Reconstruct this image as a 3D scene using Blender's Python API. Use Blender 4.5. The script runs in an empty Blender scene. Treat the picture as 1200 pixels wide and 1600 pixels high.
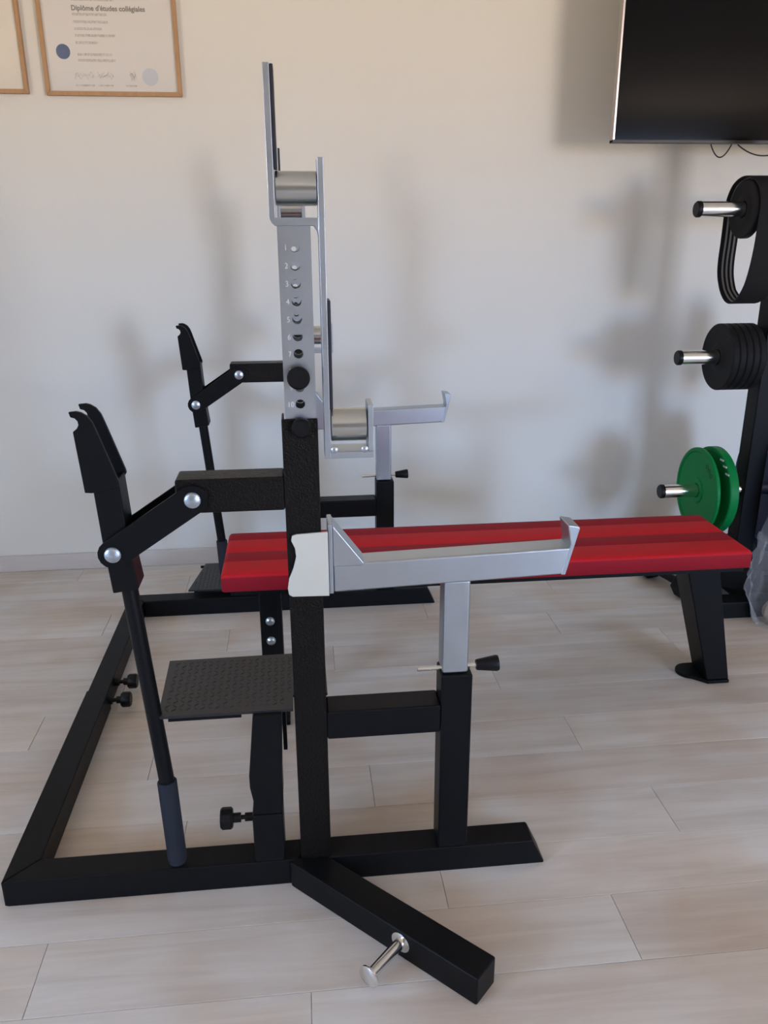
import bpy, bmesh, math, random
from mathutils import Vector, Matrix

random.seed(7)
scene = bpy.context.scene
COL = scene.collection

# ------------------------------------------------------------------ camera
W_PX, H_PX, F_PX = 1200.0, 1600.0, 1274.63
PITCH, YAW, ROLL = math.radians(18.991), math.radians(5.9915), math.radians(-0.2505)
CAM_H = 1.25
fwd = Vector((math.sin(YAW) * math.cos(PITCH), math.cos(YAW) * math.cos(PITCH), -math.sin(PITCH)))
rgt = Vector((math.cos(YAW), -math.sin(YAW), 0))
upv = rgt.cross(fwd)
rgt, upv = (math.cos(ROLL) * rgt + math.sin(ROLL) * upv, -math.sin(ROLL) * rgt + math.cos(ROLL) * upv)
cam_data = bpy.data.cameras.new('camera')
cam = bpy.data.objects.new('camera', cam_data)
COL.objects.link(cam)
cam.matrix_world = Matrix(((rgt.x, upv.x, -fwd.x, 0), (rgt.y, upv.y, -fwd.y, 0),
                           (rgt.z, upv.z, -fwd.z, CAM_H), (0, 0, 0, 1)))
cam_data.sensor_fit = 'HORIZONTAL'
cam_data.sensor_width = 36.0
cam_data.lens = 36.0 * F_PX / W_PX
cam_data.clip_start = 0.05
scene.camera = cam

# ------------------------------------------------------------------ world: pale sky over warm sunlit ground
world = bpy.data.worlds.new('daylight')
scene.world = world
world.use_nodes = True
wn, wl = world.node_tree.nodes, world.node_tree.links
wn.clear()
w_out = wn.new('ShaderNodeOutputWorld')
w_bg = wn.new('ShaderNodeBackground')
w_tc = wn.new('ShaderNodeTexCoord')
w_sep = wn.new('ShaderNodeSeparateXYZ')
w_ramp = wn.new('ShaderNodeValToRGB')
w_map = wn.new('ShaderNodeMapRange')
w_map.inputs[1].default_value = -0.06
w_map.inputs[2].default_value = 0.06
wl.new(w_tc.outputs['Generated'], w_sep.inputs[0])
wl.new(w_sep.outputs['Z'], w_map.inputs[0])
wl.new(w_map.outputs[0], w_ramp.inputs[0])
w_ramp.color_ramp.elements[0].position = 0.0
w_ramp.color_ramp.elements[0].color = (1.10, 0.83, 0.55, 1)
w_ramp.color_ramp.elements[1].position = 1.0
w_ramp.color_ramp.elements[1].color = (0.51, 0.79, 1.30, 1)
wl.new(w_ramp.outputs[0], w_bg.inputs[0])
w_bg.inputs[1].default_value = 34.0
wl.new(w_bg.outputs[0], w_out.inputs[0])

# ------------------------------------------------------------------ room numbers
XL, XR, YB, YF, ZC = -3.2, 5.8, 3.078, -5.0, 2.6
WIN_A = (3.55, 5.35, 0.40, 2.20)        # x0, x1, z0, z1 in the wall behind the camera, to the right
WIN_FILL = (-1.55, -0.25, 0.95, 1.75)       # y0, y1, z0, z1 in the left wall, added to brighten the left side

# window portals (guide the sampling of the sky through the openings)
for loc_, rot_, sx_, sy_ in ((((WIN_A[0] + WIN_A[1]) / 2, YF - 0.08, (WIN_A[2] + WIN_A[3]) / 2), (math.radians(90), 0, 0),
                              WIN_A[1] - WIN_A[0], WIN_A[3] - WIN_A[2]),
                             ((XL - 0.08, (WIN_FILL[0] + WIN_FILL[1]) / 2, (WIN_FILL[2] + WIN_FILL[3]) / 2), (0, math.radians(-90), 0),
                              WIN_FILL[3] - WIN_FILL[2], WIN_FILL[1] - WIN_FILL[0])):
    pl = bpy.data.lights.new('window_portal', 'AREA')
    pl.shape = 'RECTANGLE'
    pl.size = sx_
    pl.size_y = sy_
    pl.cycles.is_portal = True
    po = bpy.data.objects.new('window_portal', pl)
    COL.objects.link(po)
    po.location = loc_
    po.rotation_euler = rot_

scene.view_settings.view_transform = 'Standard'
scene.view_settings.look = 'None'
scene.view_settings.gamma = 1.0
scene.view_settings.use_curve_mapping = False
scene.view_settings.exposure = -0.14

# ------------------------------------------------------------------ materials
def mat(name, col, rough=0.5, metal=0.0, noise=0.0, nscale=20.0, bump=0.0, bscale=200.0, spec=0.5,
        rvar=0.0, trans=0.0, stretch=None):
    m = bpy.data.materials.new(name)
    m.use_nodes = True
    n, l = m.node_tree.nodes, m.node_tree.links
    b = n['Principled BSDF']
    b.inputs['Base Color'].default_value = (*col, 1)
    b.inputs['Roughness'].default_value = rough
    b.inputs['Metallic'].default_value = metal
    b.inputs['Specular IOR Level'].default_value = spec
    tc = n.new('ShaderNodeTexCoord')
    src = tc.outputs['Object']
    if stretch:
        mp = n.new('ShaderNodeMapping')
        mp.inputs['Scale'].default_value = stretch
        l.new(src, mp.inputs[0])
        src = mp.outputs[0]
    if noise > 0 or rvar > 0:
        t = n.new('ShaderNodeTexNoise')
        t.inputs['Scale'].default_value = nscale
        t.inputs['Detail'].default_value = 5
        l.new(src, t.inputs['Vector'])
        if noise > 0:
            mx = n.new('ShaderNodeMix')
            mx.data_type = 'RGBA'
            mx.inputs[6].default_value = (*[c * (1 - noise) for c in col], 1)
            mx.inputs[7].default_value = (*[min(1, c * (1 + noise)) for c in col], 1)
            l.new(t.outputs['Fac'], mx.inputs[0])
            l.new(mx.outputs[2], b.inputs['Base Color'])
        if rvar > 0:
            mr = n.new('ShaderNodeMapRange')
            mr.inputs[3].default_value = max(0.03, rough - rvar)
            mr.inputs[4].default_value = min(1, rough + rvar)
            l.new(t.outputs['Fac'], mr.inputs[0])
            l.new(mr.outputs[0], b.inputs['Roughness'])
    if bump > 0:
        t2 = n.new('ShaderNodeTexNoise')
        t2.inputs['Scale'].default_value = bscale
        t2.inputs['Detail'].default_value = 3
        l.new(src, t2.inputs['Vector'])
        bp = n.new('ShaderNodeBump')
        bp.inputs['Strength'].default_value = bump
        bp.inputs['Distance'].default_value = 0.002
        l.new(t2.outputs['Fac'], bp.inputs['Height'])
        l.new(bp.outputs[0], b.inputs['Normal'])
    return m

M = {}
M['walldim'] = mat('dimmed_unseen_wall', (0.40, 0.365, 0.33), 0.85, noise=0.02, nscale=3, bump=0.12, bscale=90, spec=0.2)  # unseen right and front walls, darkened to cut bounce light
M['wall'] = mat('wall_paint', (0.775, 0.762, 0.70), 0.85, noise=0.015, nscale=3, bump=0.12, bscale=90, spec=0.2)
M['ceiling'] = mat('ceiling_paint', (0.85, 0.84, 0.82), 0.9, spec=0.2)
M['black'] = mat('black_powder_coat', (0.0055, 0.0058, 0.0068), 0.42, rvar=0.05, nscale=30, bump=0.06, bscale=420, spec=0.14)
M['blackgrain'] = mat('black_textured_coat', (0.0075, 0.0058, 0.0048), 0.33, rvar=0.10, nscale=60, bump=0.9, bscale=300, spec=0.13)
M['plastic'] = mat('black_plastic', (0.006, 0.006, 0.007), 0.42, spec=0.2, bump=0.05, bscale=300)
M['rubber'] = mat('black_rubber', (0.010, 0.010, 0.011), 0.6, bump=0.15, bscale=260, spec=0.14)
M['grip'] = mat('foam_grip', (0.022, 0.025, 0.034), 0.75, bump=0.25, bscale=500, spec=0.15)
M['zinc'] = mat('zinc_plate', (0.48, 0.54, 0.60), 0.34, metal=1.0, noise=0.07, nscale=18, rvar=0.03, bump=0.05, bscale=160)
M['zincpale'] = mat('pale_zinc', (0.70, 0.70, 0.62), 0.5, metal=0.45, noise=0.04, nscale=14, rvar=0.03)
M['roller'] = mat('zinc_roller', (0.56, 0.59, 0.59), 0.22, metal=1.0, noise=0.06, nscale=20)
M['chrome'] = mat('chrome', (0.82, 0.82, 0.80), 0.17, metal=1.0, rvar=0.05, nscale=18)
M['pad'] = mat('dark_pad', (0.014, 0.016, 0.026), 0.5)
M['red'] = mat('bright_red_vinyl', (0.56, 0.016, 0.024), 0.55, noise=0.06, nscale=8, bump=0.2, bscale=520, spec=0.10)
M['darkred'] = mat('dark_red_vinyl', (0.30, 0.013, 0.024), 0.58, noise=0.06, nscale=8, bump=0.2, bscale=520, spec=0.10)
M['green'] = mat('green_rubber', (0.002, 0.21, 0.050), 0.40, noise=0.08, nscale=12, bump=0.1, bscale=150, spec=0.12)
M['blue'] = mat('blue_rubber', (0.010, 0.030, 0.125), 0.5)
M['redplate'] = mat('red_rubber', (0.20, 0.010, 0.014), 0.5)
M['white'] = mat('white_print', (0.75, 0.75, 0.73), 0.6)
M['base'] = mat('pale_baseboard', (0.62, 0.575, 0.53), 0.6, noise=0.06, nscale=6, stretch=(1, 8, 8))
M['oakframe'] = mat('oak_moulding', (0.46, 0.27, 0.135), 0.5, noise=0.2, nscale=8, stretch=(12, 12, 3), bump=0.1, bscale=80)
M['paper'] = mat('diploma_paper', (0.76, 0.74, 0.70), 0.7, noise=0.02, nscale=4)
M['paper2'] = mat('cream_paper', (0.80, 0.75, 0.65), 0.7, noise=0.02, nscale=4)
M['ink'] = mat('grey_ink', (0.24, 0.23, 0.225), 0.8)
M['seal'] = mat('blue_seal', (0.045, 0.10, 0.24), 0.6, noise=0.3, nscale=90)
M['palseal'] = mat('pale_blue_stamp', (0.60, 0.64, 0.68), 0.7, noise=0.06, nscale=60)
M['screen'] = mat('tv_screen', (0.004, 0.004, 0.005), 0.10, spec=0.10)
M['bezel'] = mat('silver_bezel', (0.55, 0.50, 0.47), 0.3, metal=0.9)
M['tvback'] = mat('tv_black', (0.02, 0.02, 0.02), 0.45)
M['cord'] = mat('black_cord', (0.012, 0.012, 0.012), 0.5)
M['strap'] = mat('black_webbing', (0.012, 0.012, 0.013), 0.8, bump=0.3, bscale=400, spec=0.2)
M['stripe'] = mat('grey_webbing_stripe', (0.22, 0.205, 0.195), 0.8)
M['winframe'] = mat('white_window_frame', (0.8, 0.8, 0.8), 0.4)
M['tan'] = mat('tan_stuffing', (0.30, 0.24, 0.18), 0.8, noise=0.3, nscale=30)

def blurred_print():
    m = bpy.data.materials.new('faint_print')
    m.use_nodes = True
    n, l = m.node_tree.nodes, m.node_tree.links
    b = n['Principled BSDF']
    b.inputs['Roughness'].default_value = 0.8
    tc = n.new('ShaderNodeTexCoord')
    mp = n.new('ShaderNodeMapping')
    mp.inputs['Scale'].default_value = (260, 1, 90)
    l.new(tc.outputs['Object'], mp.inputs[0])
    t = n.new('ShaderNodeTexNoise')
    t.inputs['Scale'].default_value = 1.0
    t.inputs['Detail'].default_value = 2
    l.new(mp.outputs[0], t.inputs['Vector'])
    r = n.new('ShaderNodeValToRGB')
    r.color_ramp.elements[0].position = 0.35
    r.color_ramp.elements[0].color = (0.46, 0.44, 0.42, 1)
    r.color_ramp.elements[1].position = 0.65
    r.color_ramp.elements[1].color = (0.70, 0.68, 0.65, 1)
    l.new(t.outputs['Fac'], r.inputs[0])
    l.new(r.outputs[0], b.inputs['Base Color'])
    return m
M['print'] = blurred_print()

def plank_mat():
    m = bpy.data.materials.new('whitewashed_laminate')
    m.use_nodes = True
    n, l = m.node_tree.nodes, m.node_tree.links
    b = n['Principled BSDF']
    b.inputs['Roughness'].default_value = 0.5
    b.inputs['Specular IOR Level'].default_value = 0.4
    tc = n.new('ShaderNodeTexCoord')
    oi = n.new('ShaderNodeObjectInfo')
    off = n.new('ShaderNodeVectorMath'); off.operation = 'SCALE'
    off.inputs[0].default_value = (31.7, 17.3, 5.1)
    l.new(oi.outputs['Random'], off.inputs['Scale'])
    add = n.new('ShaderNodeVectorMath'); add.operation = 'ADD'
    l.new(tc.outputs['Object'], add.inputs[0]); l.new(off.outputs[0], add.inputs[1])
    mp = n.new('ShaderNodeMapping'); mp.inputs['Scale'].default_value = (1.3, 16, 1)
    l.new(add.outputs[0], mp.inputs[0])
    t1 = n.new('ShaderNodeTexNoise'); t1.inputs['Scale'].default_value = 1.6; t1.inputs['Detail'].default_value = 7
    t1.inputs['Roughness'].default_value = 0.6; t1.inputs['Distortion'].default_value = 0.6
    l.new(mp.outputs[0], t1.inputs['Vector'])
    mp2 = n.new('ShaderNodeMapping'); mp2.inputs['Scale'].default_value = (1.6, 3.2, 1)
    l.new(add.outputs[0], mp2.inputs[0])
    t2 = n.new('ShaderNodeTexNoise'); t2.inputs['Scale'].default_value = 1.4; t2.inputs['Detail'].default_value = 3
    l.new(mp2.outputs[0], t2.inputs['Vector'])
    r1 = n.new('ShaderNodeValToRGB')
    r1.color_ramp.elements[0].position = 0.28; r1.color_ramp.elements[0].color = (0.60, 0.57, 0.53, 1)
    r1.color_ramp.elements[1].position = 0.62; r1.color_ramp.elements[1].color = (0.73, 0.715, 0.69, 1)
    l.new(t1.outputs['Fac'], r1.inputs[0])
    r2 = n.new('ShaderNodeValToRGB')
    r2.color_ramp.elements[0].position = 0.30; r2.color_ramp.elements[0].color = (0.90, 0.835, 0.775, 1)
    r2.color_ramp.elements[1].position = 0.60; r2.color_ramp.elements[1].color = (1.0, 1.0, 1.0, 1)
    l.new(t2.outputs['Fac'], r2.inputs[0])
    mul = n.new('ShaderNodeMix'); mul.data_type = 'RGBA'; mul.blend_type = 'MULTIPLY'; mul.inputs[0].default_value = 1
    l.new(r1.outputs[0], mul.inputs[6]); l.new(r2.outputs[0], mul.inputs[7])
    geo = n.new('ShaderNodeNewGeometry')
    t3 = n.new('ShaderNodeTexNoise'); t3.inputs['Scale'].default_value = 3.1; t3.inputs['Detail'].default_value = 2
    l.new(geo.outputs['Position'], t3.inputs['Vector'])
    r3 = n.new('ShaderNodeValToRGB')
    r3.color_ramp.elements[0].position = 0.36; r3.color_ramp.elements[0].color = (0.93, 0.865, 0.80, 1)
    r3.color_ramp.elements[1].position = 0.52; r3.color_ramp.elements[1].color = (1, 1, 1, 1)
    l.new(t3.outputs['Fac'], r3.inputs[0])
    mul2 = n.new('ShaderNodeMix'); mul2.data_type = 'RGBA'; mul2.blend_type = 'MULTIPLY'; mul2.inputs[0].default_value = 1
    l.new(mul.outputs[2], mul2.inputs[6]); l.new(r3.outputs[0], mul2.inputs[7])
    mul = mul2
    hv = n.new('ShaderNodeHueSaturation')
    mr = n.new('ShaderNodeMapRange'); mr.inputs[3].default_value = 0.93; mr.inputs[4].default_value = 1.06
    l.new(oi.outputs['Random'], mr.inputs[0]); l.new(mr.outputs[0], hv.inputs['Value'])
    l.new(mul.outputs[2], hv.inputs['Color'])
    l.new(hv.outputs[0], b.inputs['Base Color'])
    bp = n.new('ShaderNodeBump'); bp.inputs['Strength'].default_value = 0.06; bp.inputs['Distance'].default_value = 0.001
    l.new(t1.outputs['Fac'], bp.inputs['Height']); l.new(bp.outputs[0], b.inputs['Normal'])
    return m
M['plank'] = plank_mat()
M['groove'] = mat('floor_underlay', (0.10, 0.085, 0.075), 0.9)

def diamond_mat():
    m = mat('diamond_plate_black', (0.016, 0.016, 0.018), 0.40, spec=0.5)
    return m
M['tread'] = diamond_mat()

def bag_mat():
    m = bpy.data.materials.new('clear_plastic_film')
    m.use_nodes = True
    n, l = m.node_tree.nodes, m.node_tree.links
    b = n['Principled BSDF']
    out = n['Material Output']
    b.inputs['Base Color'].default_value = (0.75, 0.78, 0.82, 1)
    b.inputs['Roughness'].default_value = 0.25
    tr = n.new('ShaderNodeBsdfTransparent')
    mx = n.new('ShaderNodeMixShader')
    lw = n.new('ShaderNodeLayerWeight'); lw.inputs[0].default_value = 0.25
    mr = n.new('ShaderNodeMapRange'); mr.inputs[3].default_value = 0.04; mr.inputs[4].default_value = 0.42
    l.new(lw.outputs['Facing'], mr.inputs[0])
    l.new(mr.outputs[0], mx.inputs[0])
    l.new(tr.outputs[0], mx.inputs[1]); l.new(b.outputs[0], mx.inputs[2])
    l.new(mx.outputs[0], out.inputs[0])
    return m
M['bag'] = bag_mat()

def pane_mat():
    m = bpy.data.materials.new('picture_glass')
    m.use_nodes = True
    n, l = m.node_tree.nodes, m.node_tree.links
    out = n['Material Output']
    n.remove(n['Principled BSDF'])
    tr = n.new('ShaderNodeBsdfTransparent')
    gl = n.new('ShaderNodeBsdfGlossy'); gl.inputs['Roughness'].default_value = 0.05
    mx = n.new('ShaderNodeMixShader')
    mx.inputs[0].default_value = 0.035
    l.new(tr.outputs[0], mx.inputs[1]); l.new(gl.outputs[0], mx.inputs[2])
    l.new(mx.outputs[0], out.inputs[0])
    return m
M['pane'] = pane_mat()

# ------------------------------------------------------------------ mesh builder
class MB:
    def __init__(s):
        s.v, s.f, s.mi = [], [], []
        s.cur = 0
    def add(s, vs, fs):
        o = len(s.v)
        s.v += [Vector(p) for p in vs]
        for f in fs:
            s.f.append([o + i for i in f]); s.mi.append(s.cur)
        return s
    def box(s, x0, x1, y0, y1, z0, z1):
        vs = [(x, y, z) for z in (z0, z1) for y in (y0, y1) for x in (x0, x1)]
        return s.add(vs, [(0, 2, 3, 1), (4, 5, 7, 6), (0, 1, 5, 4), (2, 6, 7, 3), (0, 4, 6, 2), (1, 3, 7, 5)])
    def prism(s, poly, a, b, axis='y'):
        # poly: (u, v) in xz (axis y), xy (axis z) or yz (axis x)
        def P(u, v, w):
            return {'y': (u, w, v), 'z': (u, v, w), 'x': (w, u, v)}[axis]
        n = len(poly)
        vs = [P(u, v, a) for u, v in poly] + [P(u, v, b) for u, v in poly]
        fs = [list(range(n))[::-1], list(range(n, 2 * n))]
        fs += [(i, (i + 1) % n, n + (i + 1) % n, n + i) for i in range(n)]
        return s.add(vs, fs)
    def frame(s, p0, p1):
        d = (Vector(p1) - Vector(p0)).normalized()
        a = Vector((0, 0, 1)) if abs(d.z) < 0.9 else Vector((0, 1, 0))
        u = d.cross(a).normalized(); w = d.cross(u).normalized()
        return d, u, w
    def lathe(s, p0, p1, prof, n=24):
        # prof: list of (t along axis in metres from p0, radius)
        p0 = Vector(p0); d, u, w = s.frame(p0, p1)
        vs, fs = [], []
        for t, r in prof:
            for i in range(n):
                a = 2 * math.pi * i / n
                vs.append(p0 + d * t + u * (r * math.cos(a)) + w * (r * math.sin(a)))
        for k in range(len(prof) - 1):
            for i in range(n):
                j = (i + 1) % n
                fs.append((k * n + i, k * n + j, (k + 1) * n + j, (k + 1) * n + i))
        fs.append(list(range(n))[::-1])
        fs.append([(len(prof) - 1) * n + i for i in range(n)])
        return s.add(vs, fs)
    def cyl(s, p0, p1, r, n=24, ch=0.0):
        L = (Vector(p1) - Vector(p0)).length
        prof = [(0, r), (L, r)] if ch <= 0 else [(0, r - ch), (ch, r), (L - ch, r), (L, r - ch)]
        return s.lathe(p0, p1, prof, n)
    def ring(s, p0, p1, ro, ri, n=32):
        # annulus with a hole through it
        p0 = Vector(p0); p1 = Vector(p1); d, u, w = s.frame(p0, p1)
        vs, fs = [], []
        for c, r in ((p0, ri), (p0, ro), (p1, ro), (p1, ri)):
            for i in range(n):
                a = 2 * math.pi * i / n
                vs.append(c + u * (r * math.cos(a)) + w * (r * math.sin(a)))
        for k in range(4):
            k2 = (k + 1) % 4
            for i in range(n):
                j = (i + 1) % n
                fs.append((k * n + i, k * n + j, k2 * n + j, k2 * n + i))
        return s.add(vs, fs)
    def tube_path(s, pts, r, n=10):
        pts = [Vector(p) for p in pts]
        vs, fs = [], []
        prev = None
        for i, p in enumerate(pts):
            d = (pts[min(i + 1, len(pts) - 1)] - pts[max(i - 1, 0)]).normalized()
            if prev is None:
                a = Vector((0, 0, 1)) if abs(d.z) < 0.9 else Vector((0, 1, 0))
                u = d.cross(a).normalized()
            else:
                u = (prev - d * prev.dot(d)).normalized()
            prev = u
            w = d.cross(u)
            for k in range(n):
                a = 2 * math.pi * k / n
                vs.append(p + u * (r * math.cos(a)) + w * (r * math.sin(a)))
        for i in range(len(pts) - 1):
            for k in range(n):
                j = (k + 1) % n
                fs.append((i * n + k, i * n + j, (i + 1) * n + j, (i + 1) * n + k))
        fs.append(list(range(n))[::-1]); fs.append([(len(pts) - 1) * n + k for k in range(n)])
        return s.add(vs, fs)
    def beam(s, p0, p1, w, h):
        # rectangular bar, w horizontal, h the other way
        p0, p1 = Vector(p0), Vector(p1)
        d = (p1 - p0).normalized()
        u = d.cross(Vector((0, 0, 1)))
        u = u.normalized() if u.length > 1e-4 else Vector((1, 0, 0))
        v = u.cross(d).normalized()
        vs = []
        for c in (p0, p1):
            for a, b in ((-1, -1), (1, -1), (1, 1), (-1, 1)):
                vs.append(c + u * (a * w / 2) + v * (b * h / 2))
        return s.add(vs, [(0, 1, 2, 3), (7, 6, 5, 4), (0, 4, 5, 1), (1, 5, 6, 2), (2, 6, 7, 3), (3, 7, 4, 0)])
    def build(s, name, material, parent=None, tf=None, bevel=0.0, seg=2, smooth=35, label=None):
        me = bpy.data.meshes.new(name)
        me.from_pydata([tuple(tf(p)) if tf else tuple(p) for p in s.v], [], s.f)
        bm = bmesh.new(); bm.from_mesh(me)
        bmesh.ops.recalc_face_normals(bm, faces=bm.faces)
        bm.to_mesh(me); bm.free()
        mats = material if isinstance(material, (list, tuple)) else [material]
        for mm in mats:
            me.materials.append(M[mm])
        if len(mats) > 1:
            for p, i in zip(me.polygons, s.mi):
                p.material_index = i
        if smooth:
            for p in me.polygons:
                p.use_smooth = True
            me.set_sharp_from_angle(angle=math.radians(smooth))
        o = bpy.data.objects.new(name, me)
        COL.objects.link(o)
        if parent:
            o.parent = parent
            o.matrix_parent_inverse = Matrix.Translation(-parent.location)
        if bevel > 0:
            b = o.modifiers.new('bevel', 'BEVEL')
            b.width = bevel; b.segments = seg; b.limit_method = 'ANGLE'; b.angle_limit = math.radians(40)
            b.harden_normals = True
        if label:
            o['label'] = label
        return o

def tag(o, label, cat, group=None):
    o['label'] = label; o['category'] = cat
    if group:
        o['group'] = group
    return o

def empty(name, loc, label, cat, group=None):
    e = bpy.data.objects.new(name, None)
    e.empty_display_size = 0.05
    e.location = loc
    COL.objects.link(e)
    return tag(e, label, cat, group)

def struct(o):
    o['kind'] = 'structure'
    return o

def text_mesh(name, body, size, material, parent, origin, facing='-y', depth=0.0004, bold=0.0, align='LEFT', sx=1.0):
    cu = bpy.data.curves.new(name, 'FONT')
    cu.body = body; cu.size = size; cu.extrude = depth; cu.offset = bold; cu.align_x = align
    cu.resolution_u = 3
    tmp = bpy.data.objects.new(name + '_tmp', cu)
    COL.objects.link(tmp)
    dg = bpy.context.evaluated_depsgraph_get()
    me = bpy.data.meshes.new_from_object(tmp.evaluated_get(dg))
    bpy.data.objects.remove(tmp); bpy.data.curves.remove(cu)
    for v in me.vertices:
        x, y, z = v.co
        v.co = (origin[0] + x * sx, origin[1] - z, origin[2] + y)
    me.materials.clear(); me.materials.append(M[material])
    o = bpy.data.objects.new(name, me)
    COL.objects.link(o)
    if parent:
        o.parent = parent
        o.matrix_parent_inverse = Matrix.Translation(-parent.location)
    return o

# ------------------------------------------------------------------ room shell
struct(MB().box(XL, XR, YB, YB + 0.15, -0.02, ZC).build('wall_back', 'wall', smooth=0))
struct(MB().box(XR, XR + 0.15, YF - 0.15, YB + 0.15, -0.02, ZC).build('wall_right', 'walldim', smooth=0))
struct(MB().box(XL - 0.15, XR + 0.15, YF - 0.15, YB + 0.15, ZC, ZC + 0.15).build('ceiling', 'ceiling', smooth=0))
wa0, wa1, wz0, wz1 = WIN_A
wr = MB()
wr.box(XL, wa0, YF - 0.15, YF, -0.02, ZC); wr.box(wa1, XR, YF - 0.15, YF, -0.02, ZC)
wr.box(wa0, wa1, YF - 0.15, YF, -0.02, wz0); wr.box(wa0, wa1, YF - 0.15, YF, wz1, ZC)
struct(wr.build('wall_front', 'walldim', smooth=0))
t = 0.05
wf = MB()
wf.box(wa0, wa0 + t, YF - 0.13, YF - 0.09, wz0, wz1); wf.box(wa1 - t, wa1, YF - 0.13, YF - 0.09, wz0, wz1)
wf.box(wa0 + t, wa1 - t, YF - 0.13, YF - 0.09, wz0, wz0 + t); wf.box(wa0 + t, wa1 - t, YF - 0.13, YF - 0.09, wz1 - t, wz1)
struct(wf.build('window_1', 'winframe', smooth=0))
wb0, wb1, wz0, wz1 = WIN_FILL
wr = MB()
wr.box(XL - 0.15, XL, YF - 0.15, wb0, -0.02, ZC); wr.box(XL - 0.15, XL, wb1, YB + 0.15, -0.02, ZC)
wr.box(XL - 0.15, XL, wb0, wb1, -0.02, wz0); wr.box(XL - 0.15, XL, wb0, wb1, wz1, ZC)
struct(wr.build('wall_left', 'wall', smooth=0))
wf = MB()
wf.box(XL - 0.13, XL - 0.09, wb0, wb0 + t, wz0, wz1); wf.box(XL - 0.13, XL - 0.09, wb1 - t, wb1, wz0, wz1)
wf.box(XL - 0.13, XL - 0.09, wb0 + t, wb1 - t, wz0, wz0 + t); wf.box(XL - 0.13, XL - 0.09, wb0 + t, wb1 - t, wz1 - t, wz1)
struct(wf.build('added_fill_window', 'winframe', smooth=0))  # frame of the unseen opening added as fill light from the left

floor = struct(MB().box(XL, XR, YF, YB, -0.05, -0.008).build('floor', 'groove', smooth=0))
struct(MB().box(XL, XR, YB - 0.012, YB, 0.0, 0.066).build('baseboard_back', 'base', bevel=0.003, smooth=0))

# planks: rows along x, joints where the photograph shows them
PW, PL = 0.156, 1.082
known = {-1: -0.018, 0: 0.580, 1: 0.253, 2: 0.797, 3: 0.139, 4: 0.684, 5: 0.360, 6: 0.547, 7: 1.160, 8: 0.826,
         9: 0.41, 10: -0.18, 11: -0.44, 12: 0.22}
cache = {}
def plank(x0, x1, y0, y1):
    g, c, top = 0.0004, 0.0008, 0.0
    lx, ly = round(x1 - x0, 3), round(y1 - y0, 3)
    key = (lx, ly)
    if key not in cache:
        a, b = lx / 2 - g, ly / 2 - g
        vs = [(-a, -b, -0.008), (a, -b, -0.008), (a, b, -0.008), (-a, b, -0.008),
              (-a, -b, -c), (a, -b, -c), (a, b, -c), (-a, b, -c),
              (-a + c, -b + c, 0), (a - c, -b + c, 0), (a - c, b - c, 0), (-a + c, b - c, 0)]
        fs = [(3, 2, 1, 0), (8, 9, 10, 11)]
        for k in (0, 4):
            for i in range(4):
                j = (i + 1) % 4
                fs.append((k + i, k + j, k + 4 + j, k + 4 + i))
        me = bpy.data.meshes.new('plank')
        me.from_pydata(vs, [], fs)
        me.materials.append(M['plank'])
        cache[key] = me
    o = bpy.data.objects.new('plank', cache[key])
    COL.objects.link(o)
    o.location = ((x0 + x1) / 2, (y0 + y1) / 2, 0)
    o.parent = floor
far_planks = []
r0 = int(math.floor((YF - 1.078) / PW))
r1 = int(math.ceil((YB - 1.078) / PW))
for r in range(r0, r1):
    y0, y1 = max(YF, 1.078 + r * PW), min(YB - 0.0005, 1.078 + (r + 1) * PW)
    if y1 - y0 < 0.01:
        continue
    j = known.get(r, random.uniform(0, PL))
    xs = [XL]
    k = j - PL * math.ceil((j - XL) / PL)
    while k < XR:
        if XL + 0.05 < k < XR - 0.05:
            xs.append(k)
        k += PL
    xs.append(XR)
    for a, b in zip(xs, xs[1:]):
        if y1 > -0.6 and b > -2.2 and a < 3.2:
            plank(a, b, y0, y1)
        else:
            far_planks.append((a, b, y0, y1))

fp = MB()
for a, b, y0, y1 in far_planks:
    fp.box(a + 0.0005, b - 0.0005, y0 + 0.0005, y1 - 0.0005, -0.008, 0)
fpo = fp.build('remaining_planks', 'plank', floor, smooth=0)
fpo['kind'] = 'stuff'

# ------------------------------------------------------------------ combo rack
YN = 1.3312                       # near face of the near side frame
T = 0.06                          # tube size
YM = 1.9964                       # mirror plane between the two side frames
rack = empty('combo_rack', (-0.05, YM, 0),
             'black steel squat and bench press rack with zinc adjustable hooks and safety arms', 'rack')
near = lambda p: p
far = lambda p: (p[0], 2 * YM - p[1], p[2])

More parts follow.
